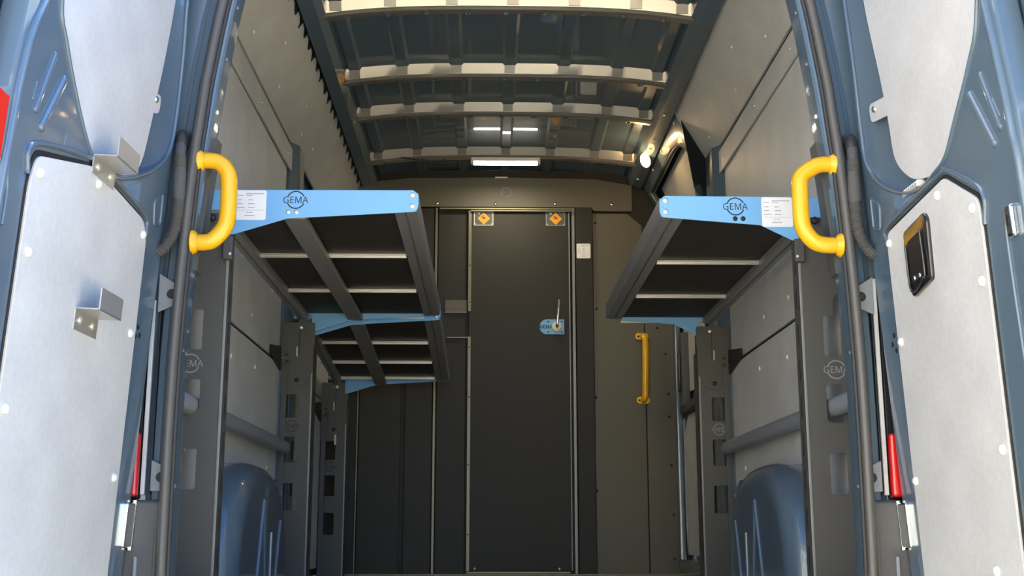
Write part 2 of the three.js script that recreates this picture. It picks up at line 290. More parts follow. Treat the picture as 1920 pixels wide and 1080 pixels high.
{ const h = structure('trim_3'); part('rear_header', sweep((x) => { const d = .12 * Math.pow(Math.abs(x) / .7, 4); return [[x, 1.9 - d, -.012], [x, 2.25, -.02], [x, 2.25, -.12], [x, 1.9 - d, -.1]]; }, Array.from({ length: 15 }, (_, i) => -.95 + i / 14 * 1.9), .5), M.paint, h); }
{ const pts = []; for (let i = 0; i <= 24; i++) { const y = -.1 + i / 24 * 1.96; pts.push([-sealX(y), y, .0]); }
  pts.push([-.55, 1.9, 0], [-.3, 1.915, 0], [0, 1.92, 0], [.3, 1.915, 0], [.55, 1.9, 0]);
  for (let i = 24; i >= 0; i--) { const y = -.1 + i / 24 * 1.96; pts.push([sealX(y), y, .0]); }
  const t = thing('door_seal', 'long dark grey rubber seal running round the rear door opening', 'seal');
  part('seal_bulb', pipe(pts, .0125, 220, 12), M.seal, t);
  part('seal_lip', pipe(pts.map(([x, y, z]) => [x * .984, y * .992 - (y > 1.88 ? .004 : 0), z - .01]), .006, 220, 8), M.rubber, t); }

// ---------------------------------------------------------------- things fixed in the door gap on either side
for (const s of [-1, 1]) {
  const where = s < 0 ? 'with angle brackets' : 'with the black pull recess';
  const c = thing('cable_conduit', 'grey corrugated cable sleeve by the door ' + where, 'cable sleeve', [s * .825, 1.0, .01]);
  const P = [[-s * .002, .16, -.045], [s * .0, .125, -.015], [-s * .004, .07, .0], [-s * .006, .02, .005], [-s * .006, -.05, .005], [s * .002, -.105, .005], [s * .022, -.14, .005], [s * .05, -.155, .0]];
  part('sleeve', hose(P, .0135, 420, 14, (v) => (v > .56 || (v > .24 && v < .34) ? .0018 * Math.sin(v * 400) : 0)), M.plastic, c);
  part('sleeve_joint', hose([[-s * .005, .05, .002], [-s * .006, .02, .005], [-s * .006, -.02, .005]], .0155, 20, 14), M.plastic, c);
  part('sleeve_boot', new THREE.SphereGeometry(1, 16, 12).scale(.017, .034, .02), M.rubber, c, [0, .13, -.02]);

  const b = thing('hinge_cover_strip', 'slim pale strip with bolted gussets by the door ' + where, 'strip', [s * .868, .28, -.03]);
  part('strip', box(-.005, .005, 0, s < 0 ? .46 : .52, -.004, .004), M.lining, b, s < 0 ? [-.006, 0, 0] : [-.002, 0, 0]);
  part('strip_back', box(.007 * -s, .011 * -s, 0, .5, -.02, -.004), M.black, b);
  const gs = (pts, yo) => part('gusset', slab(roundPoly(pts.map(([x, y]) => [s * x, y]), .003), .004, .001), M.tube, b, [0, yo, 0]);
  gs([[-.004, .02], [-.004, -.075], [-.042, -.058], [-.042, -.004]], .505); gs([[-.012, .08], [-.012, .008], [-.036, .008], [-.036, .068]], 0);
  for (const y of [.475, .04]) part('gusset_bolt', hexBolt(.009, .006), M.black, b, [-s * .036, y, .004]);

  const l = thing('tail_lamp', 'red tail lamp peeping out behind the door ' + where, 'tail light', [s * .905, .275, -.02]);
  part('housing', box(s < 0 ? -.07 : -.028, s < 0 ? .02 : .07, -.005, .5, -.06, -.022, .006), M.black, l); part('lens', box(s < 0 ? -.06 : -.028, s < 0 ? .02 : .06, 0, .15, -.022, .004, .008), M.red, l);
  part('lens_rib', box(-.006, -.002, .012, .14, .003, .0065, .001), M.red, l);

  const u = thing('bumper_corner', 'dark grey plastic bumper corner by the door ' + where, 'bumper', [s * .86, 0, .0]);
  part('bumper_body', box(-s * .045, s * .12, -.2, .268, -.06, -.02, .01), M.plastic, u); part('bumper_rib', box(-s * .03, -s * .022, -.18, .2, -.022, -.014, .002), M.plastic, u); part('bumper_step', box(s * .012, s * .02, -.2, .14, -.021, -.01, .002), M.tube, u);
}

// ---------------------------------------------------------------- rear doors, opened at right angles
function rearDoor(s, splay, label) {
  const d = thing('van_rear_door', label, 'van door');
  const lean = .0586, V = V3(-s * lean, 1, 0).normalize(), U = V3(s * Math.sin(splay), 0, Math.cos(splay)), X = U.clone().multiplyScalar(s), N = X.clone().cross(V).normalize(), Y = N.clone().cross(X).normalize();
  d.matrix.makeBasis(X, Y, N); d.matrix.setPosition(s * .9095, 0, .04); d.matrix.decompose(d.position, d.quaternion, d.scale);
  return d;
}
const smoothShape = (pts, s) => { const sh = new THREE.Shape(); const c = new THREE.CatmullRomCurve3(pts.map(([u, v]) => V3(s * u, v, 0)), true, 'catmullrom', .5).getPoints(90); sh.setFromPoints(c.map((p) => V2(p.x, p.y))); return sh; };
function doorBody(d, s, cfg) {
  const m = (pts) => pts.map(([u, v]) => [s * u, v]);
  const outline = roundPoly(m([[-.05, -.12], [cfg.W, -.12], [cfg.W, .75], [cfg.W - .005, .95], [cfg.W - .03, 1.16], [cfg.W - .045, 1.4], [cfg.W - .06, 1.86], [-.035, 1.86], [-.035, 1.5], [-.045, 1.2], [-.05, .8]]), .02);
  outline.holes.push(smoothShape(cfg.opening, s));
  const shell = part('door_shell', slab(outline, .05, .006, 10), M.paint, d, [0, 0, -.05]);
  part('outer_skin', slab(roundPoly(m([[-.04, -.12], [cfg.W + .06, -.12], [cfg.W + .06, .75], [cfg.W + .05, 1.0], [cfg.W + .01, 1.4], [cfg.W - .01, 1.87], [.02, 1.87], [-.04, 1.2]]), .02), .02, .004), M.paint, d, [0, 0, -.075]);
  part('edge_seal', pipe([[cfg.W + .03, -.1], [cfg.W + .03, .75], [cfg.W + .025, .98], [cfg.W - .0, 1.2], [cfg.W - .02, 1.5], [cfg.W - .035, 1.85]].map(([u, v]) => [s * u, v, -.052]), .009, 60, 8), M.rubber, d);
  // sloped reveal of the blanked window, falling from the shell to the plate behind
  const c = new THREE.CatmullRomCurve3(cfg.opening.map(([u, v]) => V3(s * u, v, 0)), true, 'catmullrom', .5), e = new THREE.CatmullRomCurve3(cfg.plate.map(([u, v]) => V3(s * u, v, 0)), true, 'catmullrom', .5);
  part('window_reveal', grid(120, 6, (u, v) => { const p = c.getPoint(u), q = e.getPoint(u), k = v; return [THREE.MathUtils.lerp(p.x, q.x, k * .98), THREE.MathUtils.lerp(p.y, q.y, k * .98), -.002 - .03 * Math.sin(k * Math.PI / 2)]; }), M.paint, d);
  part('window_rim', new THREE.TubeGeometry(c, 140, .0055, 8, true), M.paint, d);
  const plate = part('window_plate', slab(smoothShape(cfg.plate, s), .006, .0015, 8), M.lining, d, [0, 0, -.012]);
  part('plate_tab', slab(roundPoly(m([[cfg.tab[0] + cfg.tab[2], cfg.tab[1] - .04], [cfg.tab[0] + cfg.tab[2], cfg.tab[1] + .007], [cfg.tab[0] - .05, cfg.tab[1] + .03], [cfg.tab[0] - .05, cfg.tab[1] - .017]]), [.004, .004, .02, .02]), .005, .001), M.lining, plate, [0, 0, 0]);
  part('tab_screw', stud(.009, .006), M.chrome, plate, [s * (cfg.tab[0] - .015), cfg.tab[1] + .006, .005]);
  // lower lining board in a dark joint, with white caps
  part('board_joint', slab(roundPoly(m(cfg.joint), .025), .003, .0005), M.black, d, [0, 0, -.0005]);
  const lip = cfg.joint.slice(0, cfg.lipCount).map(([u, v]) => [s * u, v + .009, .001]);
  part('board_lip', pipe(lip, .006, 60, 8), M.paint, d);
  const lb = part('lining_board', slab(roundPoly(m(cfg.board), .022), .006, .0015), M.lining, d, [0, 0, .001]);
  for (const [u, v] of cfg.caps) part('rivet', stud(.0105, .009), M.cap, lb, [s * u, v, .0055]);
  // pressed stiffening ribs
  for (const [a, b, w] of cfg.ribs) part('pressed_rib', new THREE.CapsuleGeometry(w, Math.hypot(b[0] - a[0], b[1] - a[1]), 5, 12).scale(1, 1, .7).rotateZ(Math.atan2(b[1] - a[1], s * (b[0] - a[0])) - Math.PI / 2), M.paint, d, [s * (a[0] + b[0]) / 2, (a[1] + b[1]) / 2, 0]);
  // raised ridge along the free edge
  part('edge_ridge', pipe(cfg.ridge.map(([u, v]) => [s * u, v, -.001]), .011, 60, 10), M.paint, d);
  for (const [u, v] of cfg.holes) part('hinge_hole', new THREE.CylinderGeometry(.006, .006, .002, 12).rotateX(Math.PI / 2), M.black, d, [s * u, v, .0005]);
  part('pressed_frame', pipe(roundPoly(m([[-.008, .99], [.045, .955], [.03, .9], [-.012, .91]]), .01).getPoints(6).map((p) => [p.x, p.y, 0]).concat([[s * -.008, .985, 0]]), .0035, 60, 6), M.paint, d);
  const h = part('hinge', box(s * -.055, s * .0, .16, .262, -.012, .012, .006), M.chrome, d); part('hinge_pin', rod([s * -.058, .155, .006], [s * -.058, .267, .006], .008), M.chrome, h);
}
{ const d = rearDoor(-1, THREE.MathUtils.degToRad(2), 'open rear door with two bent metal brackets and a red reflector'), s = -1;
  doorBody(d, s, { W: .83,
    opening: [[-.015, 1.65], [-.012, 1.492], [-.03, 1.359], [-.035, 1.2], [-.012, 1.095], [.072, 1.025], [.203, .965], [.309, .932], [.4, .925], [.47, .945], [.555, 1.01], [.64, 1.095], [.685, 1.165], [.69, 1.4], [.65, 1.7], [.3, 1.78], [.02, 1.74]],
    plate: [[.045, 1.65], [.052, 1.46], [.075, 1.299], [.097, 1.196], [.119, 1.097], [.146, 1.017], [.2, .968], [.3, .945], [.39, .935], [.465, .95], [.55, 1.013], [.634, 1.098], [.678, 1.168], [.683, 1.4], [.645, 1.69], [.3, 1.77], [.07, 1.73]],
    tab: [.115, 1.18, .03],
    joint: [[.724, .8], [.71, .862], [.45, .92], [.388, .921], [.113, .898], [.08, .858], [.056, -.07], [.718, -.07]], lipCount: 6,
    board: [[.718, .8], [.702, .852], [.45, .912], [.39, .913], [.12, .89], [.088, .855], [.062, -.06], [.712, -.06]],
    caps: [[.686, .824], [.689, .678], [.117, .856], [.119, .629], [.108, .311], [.413, .886], [.69, .4], [.1, .05]],
    ribs: [[[.678, 1.052], [.725, .931], .0075], [[.626, 1.024], [.692, .91], .0105], [[.735, .975], [.742, .945], .004]],
    ridge: [[.7, 1.3], [.751, 1.128], [.784, 1.052], [.803, .945], [.809, .856], [.816, .7], [.818, .0]],
    holes: [[.052, .654], [.062, .632], [.036, .638]] });
  part('reflector', slab(roundPoly([[s * .832, .80], [s * .9, .80], [s * .9, .915], [s * .832, .915]], .004), .04, .003), M.red, d, [0, 0, -.036]);
  part('edge_recess', pipe([[.8, .8, 0], [.79, .76, .001], [.79, .7, .001]].map(([u, v, n]) => [s * u, v, n]), .004, 20, 8), M.paint, d);
  for (const [u0, u1, v0, v1, h] of [[.33, .455, .898, .937, .04], [.32, .444, .582, .626, .042]]) {
    const b = part('angle_bracket', [box(s * u0, s * u1, v0, v1, .006, .009, .0006), box(s * u0, s * u1, v1 - .003, v1, .006, .056, .0006), box(s * u0, s * u1, v1 - .003, v1 + h, .053, .056, .0006)], M.sheet, d);
    for (const u of [u0 + .028, u1 - .028]) part('screw', hexBolt(.0065, .004), M.aluminium, b, [s * u, (v0 + v1) / 2, .009]);
  }
}
{ const d = rearDoor(1, THREE.MathUtils.degToRad(1), 'open rear door with a black pull recess in its pale lining board'), s = 1;
  doorBody(d, s, { W: .76,
    opening: [[-.015, 1.65], [-.019, 1.511], [-.012, 1.336], [-.015, 1.156], [-.004, 1.071], [.065, 1.002], [.186, .944], [.3, .922], [.375, .93], [.44, .945], [.508, 1.0], [.598, 1.077], [.66, 1.15], [.69, 1.3], [.65, 1.7], [.3, 1.78], [.02, 1.74]],
    plate: [[.07, 1.65], [.088, 1.46], [.102, 1.37], [.13, 1.237], [.146, 1.126], [.158, 1.032], [.227, .968], [.3, .943], [.365, .935], [.434, .946], [.502, 1.002], [.592, 1.08], [.652, 1.155], [.68, 1.3], [.645, 1.69], [.3, 1.77], [.08, 1.73]],
    tab: [.085, 1.18, .08],
    joint: [[.577, .757], [.578, .826], [.43, .914], [.396, .911], [.084, .885], [.07, .85], [.038, -.07], [.541, -.07]], lipCount: 6,
    board: [[.571, .76], [.571, .82], [.43, .905], [.4, .902], [.09, .876], [.078, .845], [.045, -.06], [.535, -.06]],
    caps: [[.393, .878], [.545, .808], [.097, .849], [.543, .664], [.093, .619], [.53, .344], [.076, .307], [.433, .12]],
    ribs: [[[.588, 1.022], [.657, .903], .0105], [[.643, 1.041], [.689, .924], .0085], [[.675, .98], [.692, .945], .004]],
    ridge: [[.66, 1.4], [.7, 1.169], [.724, 1.0], [.733, .886], [.741, .78], [.745, .0]],
    holes: [[.035, .644], [.018, .625], [.037, .608]] });
  const pull = part('pull_recess', slab(roundPoly([[.201, .848], [.324, .862], [.337, .846], [.325, .716], [.213, .698], [.198, .73]], .012), .012, .004), M.gloss, d, [0, 0, .004]);
  part('pull_cup', slab(roundPoly([[.225, .82], [.3, .828], [.3, .735], [.225, .722]], .012), .004, .001), M.black, pull, [0, 0, .0105]);
  part('pull_rim', pipe([[.306, .83, .016], [.306, .735, .016], [.29, .724, .016], [.222, .713, .016], [.218, .815, .016]], .003, 50, 8), M.gloss, pull);
  for (const u of [.245, .275]) part('pull_screw', stud(.006, .004), M.chrome, pull, [u, .735, .0145]);
  const lt = part('lock_striker', box(.674, .703, .714, .775, -.004, .012, .009), M.chrome, d); part('striker_slot', box(.685, .692, .735, .758, .0105, .0128, .001), M.black, lt);
  part('lock_seam', pipe([[.665, .76, .001], [.655, .7, .001], [.655, .4, .001]], .004, 40, 8), M.paint, d);
  const vent = part('drain_vent', box(.195, .29, .93, .945, -.015, .004, .004), M.white, d); for (let k = 0; k < 7; k++) part('vent_slot', box(.2 + k * .0125, .206 + k * .0125, .927, .94, .0035, .0046, .0005), M.tube, vent);
}

// ---------------------------------------------------------------- yellow grab handles on the rear pillars
for (const s of [-1, 1]) {
  const h = thing('grab_bar', s < 0 ? 'bent yellow grab handle fixed beside the door with metal brackets' : 'bent yellow grab handle fixed beside the door with the black pull recess', 'handle', [s * .785, .98, -.02]);
  const f = s < 0 ? .078 : .09;
  part('tube', pipe([[0, .107, 0], [-s * .03, .108, 0], [-s * .055, .1, 0], [-s * (f - .004), .074, 0], [-s * f, .03, 0], [-s * f, -.03, 0], [-s * (f - .007), -.062, 0], [-s * (f - .03), -.09, 0], [-s * .03, -.098, 0], [s * .004, -.098, 0]].map(([x, y, z]) => [x * (s < 0 ? 1 : 1), y, z]), .0203, 90, 18), M.yellow, h);
  for (const [y, x] of [[.107, 0], [-.098, s * .006]]) { const fl = part('flange', new THREE.LatheGeometry([V2(.0001, 0), V2(.03, 0), V2(.031, .004), V2(.028, .008), V2(.022, .016)], 20).rotateZ(s * Math.PI / 2).scale(1, 1, 1), M.yellow, h, [x, y, 0]); part('flange_screw', stud(.004, .003), M.black, fl, [-s * .007, -.022, 0], [0, -s * Math.PI / 2, 0]); }
}

// ---------------------------------------------------------------- racking posts
function rackPost(s, z, label, o) {
  const p = thing('rack_post', label, 'post', [s * o.xi, 0, z]), w = o.w;   // local x runs from the inner edge towards the wall
  const X = (x) => s * x, sh = poly([[X(0), 0], [X(w), 0], [X(w), o.h], [X(0), o.h]]);
  for (const q of o.holes) sh.holes.push(roundPoly(q.map(([x, y]) => [X(x - o.xi), y]), .009));
  part('face_plate', slab(sh, .004, .0012), M.anthracite, p, [0, 0, -.004]);
  const fl = part('inner_flange', box(X(0), X(.004), 0, o.h - .03, -.065, -.001, .001), M.anthracite, p);
  for (let k = 0; k < 9; k++) part('slot', box(X(-.0006), X(.001), .1 + k * .1, .16 + k * .1, -.04, -.03, .0003), M.black, fl);
  part('edge_fold', box(X(-.001), X(.007), 0, o.h - .03, -.001, .003, .002), M.beam, p);
  if (z < -1) part('rear_web', box(X(.002), X(.006), 0, o.h - .1, -.12, -.065, .001), M.anthracite, p);
  const e = part('emblem', emblem(o.er), o.light ? M.tube : M.black, p, [X(o.ex - o.xi), o.ey, .0004]); if (o.mirror) e.scale.x = -1;
  return p;
}
for (const s of [-1, 1]) {
  const dy = s < 0 ? 0 : -.012;
  const p = rackPost(s, -.4, s < 0 ? 'dark rack post nearest the door with the metal brackets' : 'dark rack post nearest the door with the black pull recess', { xi: .783, w: .115, h: 1.06, er: .026, ex: .872, ey: .641 + dy, light: true, mirror: false,
    holes: [[[.843, .678 + dy], [.89, .678 + dy], [.89, .85 + dy], [.874, .84 + dy], [.872, .79 + dy], [.843, .79 + dy]], rectPts(.842, .888, s < 0 ? .515 : .485, .6 + dy), rectPts(.842, .888, .306 + dy, .415 + dy)] });
  part('top_clamp', box(-s * .012, s * .014, .925, .99, .0, .02, .003), M.anthracite, p); part('clamp_screw', stud(.004, .003), M.cap, p, [-s * .006, .94, .02]);
  part('root_bolt', stud(.011, .01), M.black, p, [s * .05, 1.045, .008]);
  part('pivot_plate', box(s * .0, s * .1, .98, 1.085, -.02, -.008, .002), M.anthracite, p);
}
function backPost(s, z, top, label, mirror, o = {}) {
  const y = (v) => v + top - 1.03;
  const p = rackPost(s, z, label, { xi: .776, w: .125, h: top - .0, er: .024, ex: .852, ey: y(.612), light: o.lightMark, mirror,
    holes: [rectPts(.825, .884, y(.468), y(.572)), rectPts(.824, .886, y(.282), y(.39)), rectPts(.826, .882, y(.645), y(.74))] });
  // folded hinge plate over the upper end
  const hp = part('hinge_plate', slab(roundPoly([[s * .0, top - .2], [s * .03, top - .255], [s * .075, top - .265], [s * .09, top - .25], [s * .092, top - .15], [s * .13, top - .15], [s * .13, top], [-s * .006, top], [-s * .006, top - .09], [0, top - .11]], [.004, .01, .02, .02, .004, .004, .012, .012, .004, .004]), .006, .0015), M.anthracite, p, [0, 0, .001]);
  part('plate_joint', box(s * .054, s * .057, top - .13, top - .01, .0062, .0076, .0004), M.black, hp);
  part('plate_bolt', stud(.009, .006), M.aluminium, hp, [s * .05, top - .022, .006]); part('plate_bolt', stud(.009, .006), M.black, hp, [s * .062, top - .235, .006]); part('plate_catch', box(s * .06, s * .066, top - .14, top - .1, .006, .012, .001), M.sheet, hp);
  const l = part('locking_pin', rod([s * .118, top - .145, .012], [s * .165, top - .145, .012], .0065), M.chrome, p); part('pin_head', rod([s * .16, top - .145, .012], [s * .175, top - .145, .012], .012), M.chrome, l); part('pin_ring', new THREE.TorusGeometry(.014, .003, 8, 18), M.chrome, l, [s * .172, top - .132, .014], [.3, .8, 0]);
  part('pin_plate', box(s * .095, s * .122, top - .165, top - .125, .003, .009, .002), M.anthracite, p); for (const k of [-1, 1]) part('pin_screw', stud(.005, .003), M.black, p, [s * .104, top - .145 + k * .012, .009]);
  part('wall_bracket', slab(roundPoly([[.02, top - .2], [.26, top - .165], [.26, top - .13], [.02, top - .1]], .008), .005, .001).rotateY(-Math.PI / 2).translate(s * .124, 0, 0), M.black, p);
  part('side_channel', box(s * .1, s * .125, 0, top - .17, -.05, .004, .003), M.anthracite, p);
  return p;
}
backPost(-1, -1.97, 1.035, 'dark rack post between the two folding shelves that share one wall', false);
const p3 = backPost(-1, -3.17, .945, 'dark rack post farthest in, beside the partition, with a pale vertical slot', false);
part('slot_strip', box(-.058, -.048, .635, .79, .002, .005, .001), M.cream, p3);
backPost(1, -1.97, 1.025, 'dark rack post with mirrored emblem at the far end of the single shelf', true, { lightMark: true });

// ---------------------------------------------------------------- fold-down shelves
const stickerTex = (() => {   // printed rows too small to read
  const c = document.createElement('canvas'); c.width = 256; c.height = 256; const g = c.getContext('2d');
  g.fillStyle = '#f4f5f6'; g.fillRect(0, 0, 256, 256); g.fillStyle = '#8b8f99';
  const row = (y, list, h = 7) => { for (const [x, w] of list) for (let k = 0; k < w; k += 9) g.fillRect(x + k, y, 6, h - (k % 2)); };
  row(26, [[90, 140]], 9); row(42, [[20, 40], [90, 50]]); row(80, [[24, 34], [110, 34]]); row(112, [[20, 44], [108, 50]], 9); row(146, [[20, 56], [110, 50]]); g.fillRect(16, 172, 220, 2); row(188, [[98, 46]]); row(214, [[84, 78]], 9);
  const t = new THREE.CanvasTexture(c); t.colorSpace = THREE.SRGBColorSpace; return t; })();
M.sticker = std({ color: 0xffffff, map: stickerTex, roughness: .35 });
function label2d(x0, x1, y0, y1) { const g = slab(roundPoly(rectPts(x0, x1, y0, y1), .006), .0008, .0002), p = g.attributes.position, uv = g.attributes.uv; for (let i = 0; i < p.count; i++) uv.setXY(i, (p.getX(i) - x0) / (x1 - x0), (p.getY(i) - y0) / (y1 - y0)); return g; }
function shelf(s, z0, z1, y, xo, label, o) {   // y: height of the bracket's upper edge, xo: free edge, xi: wall side
  const g = thing('folding_shelf', label, 'shelf', [s * .6, y, (z0 + z1) / 2]), X = (x) => s * x - s * .6, Zc = (z) => z - (z0 + z1) / 2, xi = .868;
  const br = roundPoly([[xi, -.002], [xo + .014, 0], [xo, -.014], [xo, -.048], [xo + .008, -.062], [xo + (xi - xo) * .6, -.083], [.775, -.129], [.786, -.129], [.786, -.06], [xi, -.06]].map(([x, v]) => [X(x), v]), .005);
  for (const [z, d] of [[z0, 0], [z1, 0]]) {
    const b = part('side_bracket', slab(br, .005, .0012), M.blue, g, [0, 0, Zc(z) - (z === z0 ? .0 : 0)]);
    for (const v of [-.014, -.046]) part('rivet', stud(.0085, .004), z === z0 ? M.aluminium : M.blue, b, [X(xo + .017), v, .005]);
    if (z === z0 && o.mark) {
      part('emblem', emblem(.026), M.black, b, [X(o.mark), -.03, .0046]);
      for (const k of [-.002, .02]) part('rivet', stud(.007, .003), o.screws ? M.aluminium : M.black, b, [X(o.mark + k), -.065, .005]);
      part('data_sticker', label2d(X(.73) - .043, X(.73) + .043, -.088, -.003), M.sticker, b, [0, 0, .0048]);
    }
  }
  const zl = (a, b) => [Zc(a), Zc(b)];
  // free-edge beam with a groove below, wall-side beam, optional middle beam
  const beam = (n, prof) => part(n, sweep((z) => prof.map(([x, v]) => [X(x), v, z]), zl(z0 - .001, z1 + .006), .5), M.beam, g);
  beam('edge_beam', [[xo + .002, -.006], [xo + .001, -.045], [xo + .005, -.06], [xo + .032, -.064], [xo + .034, -.058], [xo + .037, -.058], [xo + .039, -.064], [xo + .066, -.064], [xo + .068, -.05], [xo + .068, -.006]]);
  beam('wall_beam', [[.8, -.008], [.8, -.075], [.805, -.08], [.818, -.08], [.82, -.074], [.823, -.074], [.825, -.08], [.84, -.08], [.844, -.075], [.844, -.008]]);
  if (o.mid) { part('middle_beam', slab(roundPoly([[X(o.mid - .03), Zc(z0 - .004)], [X(o.mid + .03), Zc(z0 - .004)], [X(o.mid + .03), Zc(z1 - .01)], [X(o.mid - .03), Zc(z1 - .01)]], [.002, .002, .015, .015]), .02, .003).rotateX(Math.PI / 2).translate(0, -.062, 0), M.beam, g); }
  part('deck_board', box(X(xo + .05), X(.85), -.055, -.04, Zc(z0 - .005), Zc(z1 + .006), .001), M.deck, g);
  for (const z of o.rails) { const r = part('cross_rail', [box(X(xo + .068), X(.862), -.066, -.055, Zc(z) - .011, Zc(z) + .011, .002), box(X(xo + .068), X(.862), -.068, -.066, Zc(z) - .004, Zc(z) + .004, .0006)], M.aluminium, g); part('rail_screw', stud(.004, .002), M.black, r, [X(.84), -.0665, Zc(z) + .006], [Math.PI / 2, 0, 0]); }
  part('stop_lip', box(X(xo + .05), X(xo + .056), -.04, -.012, Zc(z0 - .005), Zc(z1 + .006), .001), M.beam, g);
  return g;
}
shelf(-1, -.4, -1.97, 1.127, .267, 'front pale-blue folding shelf with a middle beam and silver screws under the emblem', { mark: .606, screws: true, mid: .61, rails: [-.93, -1.48, -2.02] });
const lowShelf = shelf(-1, -2.02, -3.17, 1.066, .268, 'shorter folding shelf farther in, behind the front shelf with a middle beam', { mid: .61, rails: [-2.4, -2.77, -3.11] });
lowShelf.rotation.x = -.088;
shelf(1, -.4, -1.97, 1.115, .402, 'pale-blue bracketed folding shelf without a middle beam, alone on its wall', { mark: .614, screws: false, rails: [-.95, -1.5, -2.02] });

// ---------------------------------------------------------------- wall tubes and wheel arches
for (const s of [-1, 1]) {
  const t = thing('wall_tube', s < 0 ? 'grey horizontal tube on the wall under the shelf with the middle beam' : 'grey horizontal tube on the wall under the shelf without a middle beam', 'tube', [s * .868, .53, -1.2]);
  part('tube', sweep((z) => Array.from({ length: 16 }, (_, i) => { const a = i / 16 * Math.PI * 2; return [.022 * Math.cos(a), .026 * Math.sin(a), z]; }), [1.0, -.72], .8), M.tube, t);
  for (const z of [.5, -.5]) part('tube_mount', box(s * .01, s * .035, -.012, .012, z - .02, z + .02, .002), M.tube, t);
  const w = thing('wheel_arch', s < 0 ? 'glossy blue-grey wheel arch under the shelf with the middle beam' : 'glossy blue-grey wheel arch under the shelf without a middle beam', 'wheel arch', [s * .9, 0, -1.08]);
  const R = .46, H = .415, xi = .125;
  part('arch_shell', grid(40, 60, (u, v) => { // u across, v along the arch
    const a = Math.PI * v, k = u < .5 ? u * 2 : 1; // side face then crown
    const r = .07, sx = xi; let px, rad;
    if (u < .45) { const q = u / .45; px = sx; rad = THREE.MathUtils.lerp(.02, 1 - r / H, q); }
    else if (u < .75) { const b = (u - .45) / .3 * Math.PI / 2; px = sx - r * (1 - Math.cos(b)); rad = 1 - r / H + r / H * Math.sin(b); }
    else { const q = (u - .75) / .25; px = THREE.MathUtils.lerp(sx - r, -.02, q); rad = 1; }
    const cz = Math.cos(a), sy = Math.sin(a), pw = .72, f = (t) => Math.sign(t) * Math.pow(Math.abs(t), pw);
    return [-s * (px - .0), Math.max(0, f(sy)) * H * rad, f(cz) * R * rad]; }), M.paint, w);
  for (const L of [[[.05, .3], [.14, 0]], [[-.1, .2], [-.1, 0]], [[.05, .3], [-.02, 0]], [[-.26, .24], [-.18, 0]]]) part('pressed_rib', rod([-s * xi, L[0][1], L[0][0]], [-s * xi, L[1][1], L[1][0]], .006), M.paint, w);
  part('pressed_rib', pipe([[-s * (xi - .012), .37, -.2], [-s * (xi - .005), .33, -.27], [-s * (xi - .005), .31, -.22]], .006, 20, 8), M.paint, w);
}

// ---------------------------------------------------------------- partition
const zP = ZF;
const wf = structure('wall_front');
part('back_sheet', box(-.96, .96, 0, 2.14, zP - .06, zP - .03, 0), M.partition, wf);
part('header_plate', slab(roundPoly([[-.8, 1.925], [.48, 1.925], [.49, 1.905], [.7, 1.905], [.7, 2.05], [.5, 2.085], [.0, 2.092], [-.5, 2.085], [-.8, 2.055]], .008), .012, .002), M.partitionSide, wf, [0, 0, zP - .01]);
part('blank_plug', new THREE.TorusGeometry(.026, .0025, 8, 30), M.tube, wf, [.021, 2.007, zP + .003]);
for (const x of [-.349, -.037, .285, .59]) part('header_bolt', stud(.0095, .006), M.chrome, wf, [x, 1.944, zP + .002]);
part('header_foot', box(-.04, .03, 2.085, 2.093, zP - .01, zP + .012, .003), M.cream, wf);
// narrow upright boards on one side, wide boards on the other
for (const [x0, x1] of [[-.93, -.752], [-.742, -.525], [-.505, -.362], [-.342, -.19]]) part('upright_board', box(x0, x1, .0, 1.922, zP - .026, zP - .012, .004), M.partition, wf);
for (const [x0, x1, z] of [[-.75, -.744, .004], [-.358, -.346, -.002]]) part('joint_strip', box(x0, x1, 0, 1.92, zP - .02, zP + z, .001), M.rail, wf);
part('door_side_plate', box(-.302, -.186, 1.352, 1.415, zP - .014, zP - .004, .002), M.partitionSide, wf);
part('door_side_edge', box(-.302, -.186, 1.346, 1.352, zP - .014, zP, .001), M.rail, wf); part('door_side_edge', box(-.292, -.18, 1.212, 1.218, zP - .014, zP, .001), M.rail, wf);
part('jamb_post', box(.392, .482, 0, 1.92, zP - .02, zP + .02, .003), M.partition, wf); part('jamb_strip', box(.372, .388, 0, 1.92, zP - .02, zP + .006, .002), M.beam, wf);
part('track_rail', box(-.335, .37, 1.905, 1.913, zP - .01, zP + .03, .001), M.rail, wf); part('track_rail', box(-.17, .37, 1.893, 1.9, zP - .01, zP + .034, .001), M.rail, wf);
part('side_board', slab(roundPoly([[.484, .0], [.75, .0], [.75, 1.826], [.672, 1.893], [.484, 1.893]], .003), .01, .002), M.partitionSide, wf, [0, 0, zP - .012]);
part('side_board', slab(roundPoly([[.755, .0], [.912, .0], [.905, 1.6], [.765, 1.812], [.755, 1.81]], .003), .01, .002), M.partitionSide, wf, [0, 0, zP - .012]);
for (const [x, y] of [[.5, 1.84], [.5, 1.37], [.49, .9], [.49, .42], [.86, 1.13], [.87, .92], [.872, .8], [.875, .55], [.88, .3], [.88, .08], [.82, 1.27]]) part('board_screw', stud(.007, .004), M.black, wf, [x, y, zP - .002]);
part('sill_rail', box(-.18, .345, .008, .018, zP - .02, zP + .05, .001), M.rail, wf);
part('sill_rail', box(-.93, .93, -.002, .006, zP - .02, zP + .06, .001), M.rail, wf);
{ const st = thing('rating_plate', 'small beige data sticker on the dark upright beside the sliding door', 'sticker', [.433, 1.68, zP + .021]);
  part('sticker_sheet', label2d(-.037, .037, -.04, .04), M.sticker, st); }
